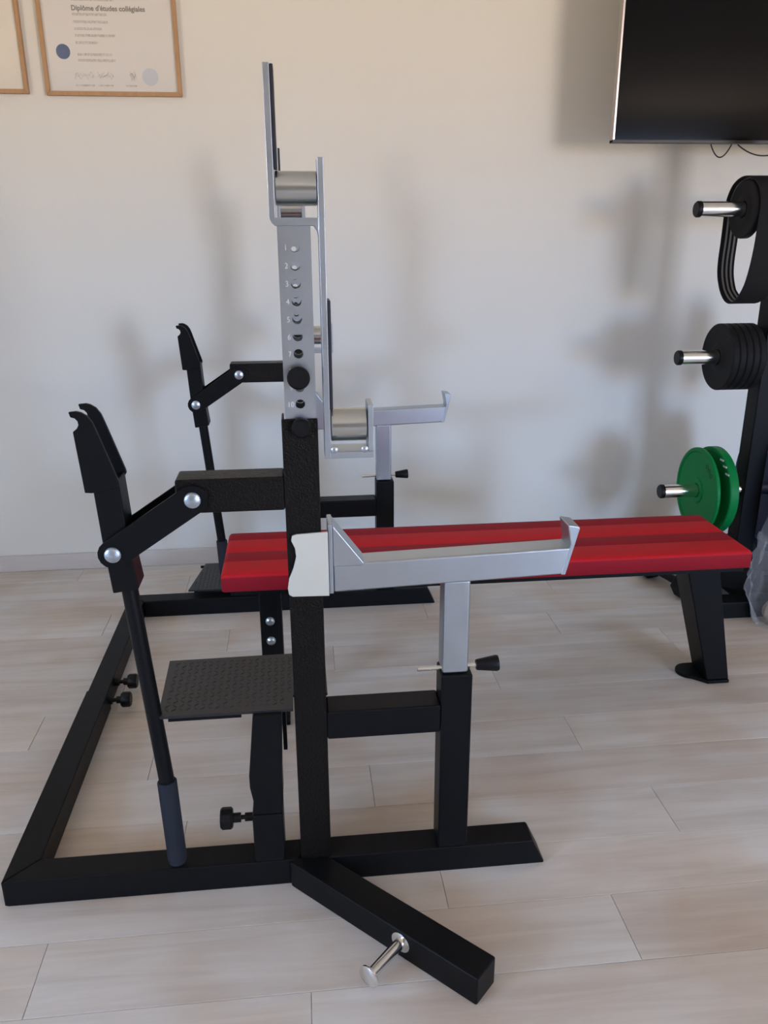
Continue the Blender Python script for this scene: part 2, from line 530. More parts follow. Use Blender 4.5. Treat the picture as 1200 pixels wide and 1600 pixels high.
def perforated(mb, w, zs, zb, zt, r, y0, y1, cell, xc=0.0, n=16):
    """flat wall in the xz plane (y0..y1 thick) with round holes at heights zs"""
    z = zb
    for h in sorted(zs):
        a, b = h - cell / 2, h + cell / 2
        if a > z + 1e-5:
            mb.box(xc - w / 2, xc + w / 2, y0, y1, z, a)
        sq, ci = [], []
        for i in range(n):
            an = 2 * math.pi * (i + 0.5) / n
            c, s = math.cos(an), math.sin(an)
            k = min((w / 2) / max(abs(c), 1e-6), (cell / 2) / max(abs(s), 1e-6))
            sq.append((xc + c * k, h + s * k)); ci.append((xc + c * r, h + s * r))
        vs = [(x, y0, zz) for x, zz in sq] + [(x, y0, zz) for x, zz in ci] + [(x, y1, zz) for x, zz in sq] + [(x, y1, zz) for x, zz in ci]
        fs = []
        for i in range(n):
            j = (i + 1) % n
            fs += [(i, j, n + j, n + i), (2 * n + i, 3 * n + i, 3 * n + j, 2 * n + j),
                   (n + i, n + j, 3 * n + j, 3 * n + i), (i, 2 * n + i, 2 * n + j, j)]
        # corner fill
        for cx, cz in ((xc - w / 2, a), (xc + w / 2, a), (xc + w / 2, b), (xc - w / 2, b)):
            vs += [(cx, y0, cz), (cx, y1, cz)]
        base = 4 * n
        def nearest(px, pz, sgn):
            best = None
            for i in range(n):
                j = (i + 1) % n
                e1, e2 = sq[i], sq[j]
                if abs(e1[0] - e2[0]) > 1e-6 and abs(e1[1] - e2[1]) > 1e-6:
                    d = abs(e1[0] - px) + abs(e1[1] - pz)
                    if best is None or d < best[0]:
                        best = (d, i, j)
            return best
        for q, (cx, cz) in enumerate(((xc - w / 2, a), (xc + w / 2, a), (xc + w / 2, b), (xc - w / 2, b))):
            bst = nearest(cx, cz, 1)
            if bst and bst[0] < 0.5 * (w + cell):
                _, i, j = bst
                fs.append((i, j, base + 2 * q)); fs.append((2 * n + j, 2 * n + i, base + 2 * q + 1))
        mb.add(vs, fs)
        z = b
    if zt > z + 1e-5:
        mb.box(xc - w / 2, xc + w / 2, y0, y1, z, zt)

HOLES = [1.2274 - 0.02735 * i for i in range(10)]

def knurled_knob(mb, p0, p1, r, n=10):
    p0 = Vector(p0); d, u, w = mb.frame(p0, p1)
    L = (Vector(p1) - p0).length
    m = n * 4
    vs, fs = [], []
    for t, k in ((0, 0.86), (0.15 * L, 1.0), (0.85 * L, 1.0), (L, 0.86)):
        for i in range(m):
            a = 2 * math.pi * i / m
            rr = r * k * (1 - 0.07 * (0.5 + 0.5 * math.cos(n * a)))
            vs.append(p0 + d * t + u * (rr * math.cos(a)) + w * (rr * math.sin(a)))
    for k in range(3):
        for i in range(m):
            j = (i + 1) % m
            fs.append((k * m + i, k * m + j, (k + 1) * m + j, (k + 1) * m + i))
    fs.append(list(range(m))[::-1]); fs.append([3 * m + i for i in range(m)])
    return mb.add(vs, fs)

def bolt(mb, p, dirv, r=0.0125, h=0.007):
    p = Vector(p); d = Vector(dirv)
    mb.lathe(p, p + d, [(0, r * 1.12), (0.0015, r * 1.12), (0.0015, r), (h * 0.6, r), (h, r * 0.55)], 16)

def side(tf, xr_end, low_platform, hook_dx=0.0):
    tfh = lambda p: tf((p[0] + hook_dx, p[1], p[2]))
    y0, y1 = YN, YN + T
    yc = (y0 + y1) / 2
    # base tube with slanted end
    b = MB()
    b.add([(-0.61, y0, 0), (xr_end, y0, 0), (xr_end, y1, 0), (-0.55, y1, 0),
           (-0.61, y0, T), (xr_end - 0.028, y0, T), (xr_end - 0.028, y1, T), (-0.55, y1, T)],
          [(3, 2, 1, 0), (4, 5, 6, 7), (0, 1, 5, 4), (1, 2, 6, 5), (2, 3, 7, 6), (3, 0, 4, 7)])
    b.build('base_bar', 'black', rack, tf, bevel=0.004)
    # main upright
    u = MB()
    u.box(-0.0300, 0.0300, y0, y0 + 0.004, T, 0.957)
    u.box(-0.03, 0.03, y1 - 0.004, y1, T, 0.945)
    u.box(-0.03, -0.026, y0 + 0.004, y1 - 0.004, T, 0.957)
    u.box(0.026, 0.03, y0 + 0.004, y1 - 0.004, T, 0.950)
    u.build('upright', 'blackgrain', rack, tf, bevel=0.002)
    # zinc inner tube with numbered holes
    z0, z1 = 0.70, 1.2584
    it = MB()
    perforated(it, 0.0515, HOLES, z0, z1, 0.0078, y0 + 0.0045, y0 + 0.0075, 0.02735, xc=0.0025)
    perforated(it, 0.0515, HOLES, z0, z1, 0.0078, y1 - 0.0075, y1 - 0.0045, 0.02735, xc=0.0025)
    it.box(-0.02325, -0.020, y0 + 0.0075, y1 - 0.0075, z0, z1)
    it.box(0.025, 0.02825, y0 + 0.0075, y1 - 0.0075, z0, z1)
    tube = it.build('adjusting_tube', 'zinc', rack, tf)
    # selector knobs
    k = MB()
    k.cyl((0.001, y0 + 0.006, 1.027), (0.001, y0 - 0.004, 1.027), 0.006)
    k.lathe((0.001, y0 - 0.003, 1.027), (0.001, y0 - 0.03, 1.027), [(0, 0.014), (0.003, 0.0185), (0.012, 0.0185), (0.016, 0.015)], 28)
    k.build('selector_knob', 'plastic', rack, tf)
    k = MB()
    k.lathe((0.003, y0 + 0.001, 0.944), (0.003, y0 - 0.03, 0.944), [(0, 0.010), (0.004, 0.010), (0.005, 0.0165), (0.014, 0.0165), (0.018, 0.013)], 28)
    k.build('selector_knob', 'plastic', rack, tf)
    # double bar hook: squat side on top, bench side below
    hy0, hy1 = y0 + 0.0015, y1 - 0.0015
    h = MB()
    h.prism([(-0.0345, 1.2690), (-0.0345, 1.4817), (-0.0245, 1.4817), (-0.0245, 1.2705), (0.0408, 1.2705), (0.0408, 1.2420),
             (0.0390, 1.2510), (0.0340, 1.2585), (-0.0260, 1.2585), (-0.0305, 1.2620)], hy0, hy1, 'y')
    h.box(0.0408, 0.0506, hy0, hy1, 0.8875, 1.3562)
    h.box(0.0506, 0.1228, hy0, hy1, 0.8875, 0.8985)
    h.box(0.1143, 0.1228, hy0, hy1, 0.8985, 0.9776)
    hook = h.build('bar_hook', 'zinc', rack, tfh, bevel=0.0018)
    r = MB()
    r.cyl((-0.0235, yc, 1.3130), (0.0400, yc, 1.3130), 0.0253, 40, 0.0012)
    r.build('roller', 'roller', hook, tfh)
    r = MB()
    r.cyl((0.0525, yc, 0.9400), (0.1125, yc, 0.9400), 0.0283, 40, 0.0012)
    r.build('roller', 'roller', hook, tfh)
    p = MB(); p.box(-0.0245, -0.0190, hy0 + 0.003, hy1 - 0.003, 1.3405, 1.4805)
    p.build('hook_pad', 'pad', hook, tfh, bevel=0.0012)
    p = MB(); p.box(0.0506, 0.0562, hy0 + 0.003, hy1 - 0.003, 0.970, 1.146)
    p.build('hook_pad', 'pad', hook, tfh, bevel=0.0012)
    for xx in (0.057, 0.108):
        q = MB(); q.lathe((xx, y0 + 0.0018, 0.903), (xx, y0 - 0.02, 0.903), [(0, 0.006), (0.003, 0.006), (0.005, 0.003)], 12)
        q.build('rivet', 'zinc', hook, tfh)
    # inner post, cross bar, safety arm
    ip = MB()
    ip.box(0.2475, 0.3075, y0, y1, T, 0.458)
    ip.build('inner_post', 'black', rack, tf, bevel=0.004)
    cb = MB(); cb.box(0.03, 0.2475, y0, y1, 0.335, 0.395)
    cb.build('cross_bar', 'black', rack, tf, bevel=0.004)
    sp = MB(); sp.box(0.2500, 0.2990, y0 + 0.005, y1 - 0.005, 0.459, 0.650)
    sp.build('safety_post', 'zinc', rack, tf, bevel=0.005, seg=3)
    sl = 0.0345
    zb = lambda x: 0.6385 + sl * (x - 0.047)
    s = MB()
    sy0, sy1 = y0 + 0.004, y1 - 0.006
    s.prism([(0.0495, zb(0.0495)), (0.470, zb(0.470)), (0.482, zb(0.482) + 0.052), (0.0495, zb(0.0495) + 0.054)], sy0, sy1, 'y')
    arm = s.build('safety_arm', 'zinc', rack, tf, bevel=0.004, seg=2)
    e = MB()
    e.prism([(0.4655, 0.652), (0.4745, 0.652), (0.4960, 0.7425), (0.4930, 0.7465), (0.4720, 0.7500), (0.4800, 0.7120)], sy0 - 0.001, sy1 + 0.001, 'y')
    e.build('end_stop', 'zinc', arm, tf, bevel=0.0025)
    fl = MB(); fl.box(0.0412, 0.0495, sy0 - 0.003, sy1 + 0.003, 0.6380, 0.7700)
    fl.build('flange', 'zinc', arm, tf, bevel=0.002)
    wg = MB(); wg.prism([(0.0495, 0.6890), (0.0495, 0.7680), (0.1050, 0.6935), (0.1000, 0.6890)], sy0 - 0.001, sy1, 'y')
    wg.build('ramp', 'zinc', arm, tf, bevel=0.002)
    gp = MB()
    pts = [(0.0412, 0.6375), (-0.024, 0.6390), (-0.0300, 0.6430), (-0.0318, 0.6550), (-0.0285, 0.6740), (-0.0200, 0.6950),
           (-0.0150, 0.7150), (-0.0165, 0.7310), (-0.0225, 0.7450), (-0.0205, 0.7540), (-0.0130, 0.7565), (0.0412, 0.7590)]
    gp.prism(pts, y0 - 0.0065, y0 - 0.0015, 'y')
    gp.build('guide_plate', 'zincpale', arm, tf, bevel=0.0015)
    pn = MB()
    pn.cyl((0.203, yc - 0.012, 0.466), (0.322, yc - 0.012, 0.4685), 0.0042, 14, 0.001)
    pin = pn.build('locking_pin', 'chrome', rack, tf)
    kn = MB()
    kn.lathe((0.3165, yc - 0.012, 0.4684), (0.3600, yc - 0.012, 0.4700), [(0, 0.0095), (0.002, 0.0105), (0.039, 0.0155), (0.043, 0.0145), (0.043, 0.006), (0.040, 0.006)], 24)
    kn.build('pin_knob', 'plastic', pin, tf)
    # arm to the lever
    a = MB()
    a.prism([(-0.2115, 0.859), (-0.03, 0.859), (-0.03, 0.799), (-0.1900, 0.799), (-0.2115, 0.838)], y0, y1, 'y')
    ar = a.build('lever_arm', 'blackgrain', rack, tf, bevel=0.004)
    ho = MB(); ho.lathe((-0.062, y0 + 0.001, 0.8296), (-0.062, y0 - 0.01, 0.8296), [(0, 0.0065), (0.0012, 0.0065), (0.0012, 0.005), (0.0002, 0.005)], 16)
    ho.build('bolt_hole', 'plastic', ar, tf)
    # link plates
    A, B_ = Vector((-0.1835, 0.8255)), Vector((-0.3235, 0.7333))
    dr = (B_ - A).normalized(); nr = Vector((-dr.y, dr.x))
    pts = []
    for c, sg in ((A, -1), (B_, 1)):
        for i in range(9):
            an = -math.pi / 2 + math.pi * i / 8
            o = dr * (math.cos(an) * sg) + nr * (math.sin(an) * sg)
            q = c + o * 0.0255
            pts.append((q.x, q.y))
    ln = MB()
    ln.prism(pts, y0 - 0.0068, y0 - 0.0008, 'y')
    ln.prism(pts, y1 + 0.0008, y1 + 0.0068, 'y')
    ln.beam((A.x + dr.x * 0.04, yc, A.y + dr.y * 0.04 - 0.006), (B_.x - dr.x * 0.035, yc, B_.y - dr.y * 0.035 - 0.006), T + 0.002, 0.030)
    link = ln.build('lever_link', 'black', rack, tf, bevel=0.0012)
    for c in (A, B_):
        for yy, dd in ((y0 - 0.0068, -1), (y1 + 0.0068, 1)):
            bb = MB(); bolt(bb, (c.x, yy, c.y), (0, dd, 0))
            bb.build('bolt', 'zinc', link, tf, label='zinc bolt head')
    # lever: forked hook on top, bracket, round bar and grip
    lv = MB()
    lv.prism([(-0.3451, 0.850), (-0.3399, 0.746), (-0.3329, 0.6575), (-0.2880, 0.6640), (-0.2950, 0.7255), (-0.3020, 0.862)],
             y0 + 0.0015, y1 - 0.0015, 'y')
    lever = lv.build('lever', 'black', rack, tf, bevel=0.003)
    fork = [(-0.3661, 0.9793), (-0.3640, 0.9710), (-0.3575, 0.9690), (-0.3536, 0.9641), (-0.3530, 0.9580), (-0.3560, 0.9525),
            (-0.3630, 0.9470), (-0.3563, 0.8442), (-0.3451, 0.8431), (-0.3050, 0.8510), (-0.3000, 0.8580), (-0.3007, 0.8640),
            (-0.3264, 0.9484), (-0.3310, 0.9620), (-0.3380, 0.9725), (-0.3470, 0.9785), (-0.3542, 0.9803)]
    for a0, a1 in ((y0 - 0.0055, y0 + 0.0015), (y1 - 0.0015, y1 + 0.0055)):
        fk = MB(); fk.prism(fork, a0, a1, 'y')
        fk.build('hook_plate', 'black', lever, tf, bevel=0.0012)
    rb = MB()
    P0, P1, P2 = Vector((-0.3110, yc, 0.668)), Vector((-0.2795, yc - 0.012, 0.256)), Vector((-0.2735, yc - 0.018, 0.0655))
    rb.tube_path([P0, P1, P1 + (P2 - P1) * 0.9], 0.0145, 20)
    rb.build('lever_bar', 'black', lever, tf)
    gr = MB()
    L = (P2 - P1).length
    gr.lathe(P1, P2, [(0, 0.0165), (0.003, 0.0185), (L - 0.012, 0.0185), (L - 0.004, 0.0165), (L, 0.010)], 28)
    gr.build('grip', 'grip', lever, tf)
    # spotter platform with its socket
    sk = MB(); sk.box(-0.1215, -0.0615, y0, y1, T, 0.172)
    sock = sk.build('platform_socket', 'black', rack, tf, bevel=0.004)
    kb = MB()
    kb.cyl((-0.1215, yc, 0.148), (-0.138, yc, 0.148), 0.0085, 16)
    kb.cyl((-0.136, yc, 0.148), (-0.160, yc, 0.148), 0.0045, 12)
    kb.cyl((-0.146, yc, 0.148), (-0.164, yc, 0.148), 0.0095, 16)
    knurled_knob(kb, (-0.162, yc, 0.148), (-0.186, yc, 0.148), 0.0215)
    kb.build('clamp_knob', 'plastic', sock, tf)
    ps = MB()
    if not low_platform:
        ps.prism([(-0.1085, 0.3950), (-0.1225, 0.262), (-0.1225, 0.235), (-0.1175, 0.205), (-0.1175, 0.172), (-0.0635, 0.172),
                  (-0.0595, 0.205), (-0.0595, 0.250), (-0.0540, 0.3950)], y0 + 0.002, y1 - 0.004, 'y')
        post = ps.build('platform_post', 'black', rack, tf, bevel=0.003)
        br = MB(); br.prism([(0.46, 0)] and [(1.43, 0.388), (1.47, 0.388), (1.450, 0.245), (1.437, 0.245)], -0.058, -0.050, 'x')
        br.build('brace', 'black', post, tf, bevel=0.001)
        outline = [(-0.283, 1.3440), (-0.0330, 1.3440), (-0.0330, 1.3930), (0.034, 1.3930), (0.034, 1.5600), (-0.290, 1.5560)]
        zt = 0.400
    else:
        ps.box(-0.114, -0.069, y0 + 0.006, y1 - 0.006, 0.172, 0.190)
        post = ps.build('platform_post', 'black', rack, tf, bevel=0.003)
        outline = [(-0.402, YN + 0.065), (-0.125, YN + 0.065), (-0.125, YN - 0.170), (-0.366, YN - 0.170)]
        outline = [(-0.402, YN + 0.045), (-0.125, YN + 0.045), (-0.125, YN - 0.190), (-0.366, YN - 0.190)]
        zt = 0.088
    pm = MB()
    pm.prism(outline, zt - 0.006, zt, 'z')
    plate = pm.build('spotter_platform', 'tread', rack, tf, bevel=0.0008)
    ox0 = outline[0][0] + 0.018; oy = [q[1] for q in outline]
    ya, yb = min(oy), max(oy)
    for r0_, r1_ in ((ya + 0.003, ya + 0.009), (yb - 0.012, yb - 0.006)):
        MB().box(ox0, -0.13, r0_, r1_, zt - 0.014, zt - 0.006).build('platform_rail', 'black', plate, tf)
    # raised tread lozenges
    td = MB()
    def inside(x, y):
        c = False; n = len(outline)
        for i in range(n):
            xa, yA = outline[i]; xb, yB = outline[(i + 1) % n]
            if (yA > y) != (yB > y) and x < (xb - xa) * (y - yA) / (yB - yA) + xa:
                c = not c
        return c
    xmin = min(q[0] for q in outline); xmax = max(q[0] for q in outline)
    pitch = 0.0135
    ny = int((yb - ya) / pitch); nx = int((xmax - xmin) / pitch)
    for i in range(nx + 1):
        for j in range(ny + 1):
            cx, cy = xmin + (i + 0.5) * pitch, ya + (j + 0.5) * pitch
            if not all(inside(cx + dx, cy + dy) for dx in (-0.008, 0.008) for dy in (-0.008, 0.008)):
                continue
            an = math.radians(45 if (i + j) % 2 else -45)
            c, s_ = math.cos(an), math.sin(an)
            vs = []
            for lx, ly, lz in ((-0.0062, 0, 0), (0, -0.0021, 0), (0.0062, 0, 0), (0, 0.0021, 0), (-0.0034, 0, 0.0013), (0.0034, 0, 0.0013)):
                vs.append((cx + lx * c - ly * s_, cy + lx * s_ + ly * c, zt - 0.0001 + lz))
            td.add(vs, [(0, 1, 5, 4), (1, 2, 5), (2, 3, 4, 5), (3, 0, 4)])
    tr = td.build('tread_pattern', 'tread', plate, tf, smooth=0)
    tr['kind'] = 'stuff'
    # diagonal stabiliser leg with plate peg
    dl = MB()
    E_ = Vector((0.2825, 1.0395, 0.03)); S = E_ + Vector((-0.2955, 0.289, 0)).normalized() * 0.440
    S0 = Vector((-0.005, yc - 0.035, 0.03))
    dl.beam(S, E_, T, T)
    leg = dl.build('stabilizer_leg', 'black', rack, tf, bevel=0.004)
    d = (E_ - S).normalized(); pn_ = Vector((d.y, -d.x, 0))
    if pn_.x > 0:
        pn_ = -pn_
    base = S0 + d * 0.2430 + pn_ * 0.03
    base.z = 0.034
    pg = MB()
    pg.lathe(base, base + pn_, [(0, 0.0215), (0.003, 0.0215), (0.005, 0.018), (0.0055, 0.0105), (0.088, 0.0098), (0.091, 0.0098)], 28)
    pg.lathe(base + pn_ * 0.090, base + pn_, [(0, 0.016), (0.002, 0.0205), (0.005, 0.0205), (0.0065, 0.018)], 28)
    pg.build('plate_peg', 'chrome', leg, tf, label='chrome plate peg with flat end disc')
    return tube

tube_near = side(near, 0.4743, False)
side(far, 0.4546, True, -0.009)
# rear bar: two telescoping tubes with mitred ends, clamped by two knobs
rbm = MB(); rbm.prism([(-0.61, YN), (-0.55, YN + 0.06), (-0.55, 2.035), (-0.61, 2.035)], 0, T, 'z')
rbm.build('rear_bar', 'black', rack, bevel=0.003)
yf1 = 2 * YM - YN
rbm = MB(); rbm.prism([(-0.6075, 2.035), (-0.5525, 2.035), (-0.5525, yf1 - 0.06), (-0.6075, yf1)], 0.002, T - 0.002, 'z')
rbm.build('rear_bar', 'black', rack, bevel=0.003)
for yy in (2.018, 2.115):
    kb = MB()
    kb.cyl((-0.552, yy, 0.036), (-0.540, yy, 0.036), 0.011, 16)
    kb.cyl((-0.542, yy, 0.036), (-0.520, yy, 0.036), 0.0055, 12)
    kb.cyl((-0.528, yy, 0.036), (-0.514, yy, 0.036), 0.010, 16)
    knurled_knob(kb, (-0.516, yy, 0.036), (-0.490, yy, 0.036), 0.021)
    kb.build('clamp_knob', 'plastic', rack)
# hole numbers stamped on the near tube
for i, z in enumerate(HOLES):
    text_mesh('hole_number', str(i + 1), 0.0125, 'white', tube_near, (-0.0085 if i < 9 else -0.0075, YN + 0.0043, z - 0.0045), depth=0.0002, align='RIGHT', sx=0.9)

# ------------------------------------------------------------------ flat bench
bench = empty('flat_bench', (0.47, YM, 0), 'flat press bench with red striped cushion and slanted black leg', 'bench')
BX0, BX1, BY0, BY1, BZ0, BZ1 = -0.205, 1.155, 1.848, 2.148, 0.417, 0.464
cu = MB()
# cross-section profile (y, z, material) swept along x with rounded ends
prof = []
rd = 0.011
def arc(cy, cz, a0, a1, n=5):
    return [(cy + rd * math.cos(math.radians(a0 + (a1 - a0) * i / n)), cz + rd * math.sin(math.radians(a0 + (a1 - a0) * i / n))) for i in range(n + 1)]
wid = BY1 - BY0
seams = [BY0 + wid * q for q in (0.30, 0.50, 0.80)]
prof += arc(BY0 + 0.006, BZ0 + 0.006, 270, 180, 3) if False else [(BY0 + 0.004, BZ0), (BY0, BZ0 + 0.004)]
prof += arc(BY0 + rd, BZ1 - rd, 180, 90)
for sx in seams:
    prof += [(sx - 0.004, BZ1), (sx, BZ1 - 0.0014), (sx + 0.004, BZ1)]
prof += arc(BY1 - rd, BZ1 - rd, 90, 0)
prof += [(BY1, BZ0 + 0.004), (BY1 - 0.004, BZ0)]
stations = []
for i in range(6):
    a = math.radians(90 * i / 5)
    stations.append((BX0 + rd * (1 - math.sin(a)) if False else BX0 + rd * (1 - math.sin(a)), rd * (1 - math.cos(a))))
stations = [(BX0 + rd * (1 - math.cos(math.radians(90 * i / 5))), rd * (1 - math.sin(math.radians(90 * i / 5)))) for i in range(6)]
stations += [(BX0 + (BX1 - BX0) * q, 0) for q in (0.25, 0.5, 0.75)]
stations += [(BX1 - rd * (1 - math.cos(math.radians(90 * i / 5))), rd * (1 - math.sin(math.radians(90 * i / 5)))) for i in range(5, -1, -1)]
npf = len(prof)
yc_b = (BY0 + BY1) / 2
for x, ins in stations:
    for y, z in prof:
        yy = yc_b + (y - yc_b) * (1 - ins * 0.8 / (wid / 2))
        zz = BZ0 + (z - BZ0) * (1 - ins / (BZ1 - BZ0) * 0.75)
        cu.v.append(Vector((x, yy, zz)))
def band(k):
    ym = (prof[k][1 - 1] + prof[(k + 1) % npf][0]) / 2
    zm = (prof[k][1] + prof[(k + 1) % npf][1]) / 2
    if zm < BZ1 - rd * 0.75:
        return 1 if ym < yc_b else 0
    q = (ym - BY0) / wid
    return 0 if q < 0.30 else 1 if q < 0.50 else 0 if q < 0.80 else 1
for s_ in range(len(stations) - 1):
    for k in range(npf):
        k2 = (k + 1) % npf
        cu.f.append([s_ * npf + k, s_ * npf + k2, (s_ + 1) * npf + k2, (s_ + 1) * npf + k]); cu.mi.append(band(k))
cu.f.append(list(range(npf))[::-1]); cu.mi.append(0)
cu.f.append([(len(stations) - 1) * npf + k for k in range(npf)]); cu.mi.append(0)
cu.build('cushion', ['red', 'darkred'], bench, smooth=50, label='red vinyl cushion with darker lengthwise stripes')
bp_ = MB(); bp_.box(BX0 + 0.02, BX1 - 0.015, BY0 + 0.01, BY1 - 0.01, BZ0 - 0.012, BZ0 - 0.0005)
bp_.build('backing_board', 'black', bench)
bb = MB(); bb.box(BX0 + 0.06, 1.06, YM - 0.03, YM + 0.03, BZ0 - 0.062, BZ0 - 0.012)
bb.build('bench_beam', 'black', bench, bevel=0.004)
hl = MB()
hl.box(-0.1240, -0.0660, YM - 0.028, YM + 0.028, 0.012, BZ0 - 0.012)
hleg = hl.build('head_leg', 'black', bench, bevel=0.004)
hf = MB(); hf.box(-0.135, -0.055, YM - 0.10, YM + 0.10, 0, 0.012)
hf.build('foot_plate', 'black', hleg, bevel=0.003)
for zz in (0.276, 0.218):
    bl = MB(); bolt(bl, (-0.0975, YM - 0.028, zz), (0, -1, 0), 0.011, 0.009)
    bl.build('bolt', 'zinc', hleg, label='zinc bolt')
# slanted rear leg
rl = MB()
for_y0, for_y1 = YM - 0.022, YM + 0.075
rl.prism([(1.037, BZ0 - 0.012), (1.135, BZ0 - 0.012), (1.2165, 0.010), (1.1500, 0.010)], for_y0, for_y1, 'y')
rleg = rl.build('rear_leg', 'black', bench, bevel=0.004)
ft = MB()
cx, cy, rr = 1.128, YM + 0.045, 0.040
pts = [(1.2165, YM - 0.026), (1.2165, YM + 0.085), (cx, cy + rr)]
pts += [(cx + rr * math.cos(math.radians(a)), cy + rr * math.sin(math.radians(a))) for a in range(105, 256, 15)]
pts += [(1.152, YM - 0.026)]
ft.prism(pts, 0, 0.010, 'z')
ft.build('foot_plate', 'black', rleg, bevel=0.002)

# ------------------------------------------------------------------ wall pictures
def picture(xl, xr, zb, zt, label, paper, diploma):
    yb = YB
    e = empty('picture_frame', ((xl + xr) / 2, yb, zb), label, 'picture', 'oak framed certificates on the wall')
    fw, fd = 0.013, 0.020
    for nm, poly in (('frame_rail', [(xl, zb), (xr, zb), (xr - fw, zb + fw), (xl + fw, zb + fw)]),
                     ('frame_rail', [(xl, zt), (xl + fw, zt - fw), (xr - fw, zt - fw), (xr, zt)]),
                     ('frame_stile', [(xl, zb), (xl + fw, zb + fw), (xl + fw, zt - fw), (xl, zt)]),
                     ('frame_stile', [(xr, zb), (xr, zt), (xr - fw, zt - fw), (xr - fw, zb + fw)])):
        MB().prism(poly, yb - fd, yb - 0.001, 'y').build(nm, 'oakframe', e, bevel=0.0015)
    yp = yb - 0.010
    pp = MB().box(xl + fw - 0.002, xr - fw + 0.002, yp, yp + 0.004, zb + fw - 0.002, zt - fw + 0.002).build('certificate', paper, e, smooth=0)
    MB().box(xl + fw - 0.001, xr - fw + 0.001, yp - 0.006, yp - 0.004, zb + fw - 0.001, zt - fw + 0.001).build('glass_pane', 'pane', e, smooth=0)
    if diploma:
        def strip(x0, x1, z0, z1, m='print'):
            MB().box(x0, x1, yp - 0.0006, yp, z0, z1).build('print_line', m, pp, smooth=0)
        text_mesh('print_heading', 'Diplôme d\'études collégiales', 0.0205, 'ink', pp, (-0.674, yp - 0.0003, 1.9205), bold=0.0005, sx=0.98)
        strip(-0.672, -0.540, 1.9475, 1.9555)
        for x0, x1, z in ((-0.672, -0.566, 1.9060), (-0.672, -0.564, 1.8850), (-0.671, -0.585, 1.8655), (-0.671, -0.545, 1.8465),
                          (-0.671, -0.600, 1.8260), (-0.669, -0.560, 1.7920), (-0.669, -0.552, 1.7750)):
            strip(x0, x1, z, z + 0.0075)
        for cx_, w_, h_ in ((-0.655, 0.062, 0.026), (-0.588, 0.05, 0.024), (-0.500, 0.014, 0.034)):
            pts_ = []
            for i in range(22):
                tt = i / 21
                pts_.append((cx_ - w_ / 2 + w_ * tt + 0.006 * math.sin(i * 2.1), yp - 0.0004, 1.735 + h_ * 0.5 * math.sin(i * 1.9 + cx_ * 40) * (0.6 + 0.4 * math.cos(i))))
            MB().tube_path(pts_, 0.0006, 5).build('signature', 'print', pp)
        for x0, x1 in ((-0.685, -0.625), (-0.613, -0.565), (-0.525, -0.490)):
            strip(x0, x1, 1.7035, 1.7085)
        MB().lathe((-0.7135, yp, 1.803), (-0.7135, yp - 0.01, 1.803), [(0, 0.022), (0.0010, 0.022), (0.0012, 0.018)], 36).build('seal', 'seal', pp, label='round blue seal')
        MB().lathe((-0.445, yp, 1.733), (-0.445, yp - 0.01, 1.733), [(0, 0.026), (0.0005, 0.026)], 36).build('stamp', 'palseal', pp)
    return e
picture(-0.7805, -0.3455, 1.6745, 2.0050, 'light oak framed diploma with round blue seal on the wall', 'paper', True)
picture(-1.2700, -0.8360, 1.6785, 2.0050, 'oak framed cream certificate left of the diploma with the blue seal', 'paper2', False)

# ------------------------------------------------------------------ television
TVY = 2.80
tx0, tx1, tz0, tz1 = 1.0445, 2.28, 1.5195, 2.22
tv = empty('television', ((tx0 + tx1) / 2, YB, tz0), 'large flat black television on a wall mount, upper right', 'television')
MB().box(tx0 + 0.004, tx1 - 0.004, TVY + 0.004, TVY + 0.022, tz0 + 0.004, tz1 - 0.004).build('panel_body', 'tvback', tv, bevel=0.002)
MB().box(tx0 + 0.2, tx1 - 0.2, TVY + 0.022, TVY + 0.06, tz0 + 0.05, tz1 - 0.15).build('rear_housing', 'tvback', tv, bevel=0.01)
MB().box(tx0 + 0.009, tx1 - 0.009, TVY + 0.0005, TVY + 0.004, tz0 + 0.010, tz1 - 0.006).build('screen', 'screen', tv, smooth=0)
MB().box(tx0, tx0 + 0.008, TVY, TVY + 0.028, tz0, tz1).build('bezel_side', 'bezel', tv, bevel=0.0015)
MB().box(tx1 - 0.008, tx1, TVY, TVY + 0.028, tz0, tz1).build('bezel_side', 'bezel', tv, bevel=0.0015)
MB().box(tx0, tx1, TVY - 0.001, TVY + 0.028, tz0 - 0.001, tz0 + 0.009).build('bezel_bottom', 'tvback', tv, bevel=0.0015)
MB().box(tx0, tx1, TVY, TVY + 0.028, tz1 - 0.006, tz1).build('bezel_top', 'bezel', tv, bevel=0.0015)
mm_ = MB(); mm_.box(1.55, 1.86, YB - 0.02, YB, 1.75, 2.05); mm_.box(1.62, 1.72, TVY + 0.06, YB - 0.02, 1.86, 1.94)
mm_.build('wall_mount', 'tvback', tv, bevel=0.002)
def sag(x0, x1, z0, z1, drop, y, n=18):
    return [(x0 + (x1 - x0) * i / n, y, z0 + (z1 - z0) * i / n - drop * math.sin(math.pi * i / n) ** 0.8) for i in range(n + 1)]
c1 = MB().tube_path(sag(1.392, 1.470, 1.527, 1.527, 0.048, TVY + 0.030), 0.0022, 8).build('television_cable', 'cord')
tag(c1, 'short thin black cable loop hanging under the television', 'cable', 'cables under the television')
c2 = MB().tube_path(sag(1.480, 1.69, 1.527, 1.530, 0.044, TVY + 0.030), 0.0022, 8).build('television_cable', 'cord')
tag(c2, 'longer black cable sagging under the television at the right edge', 'cable', 'cables under the television')

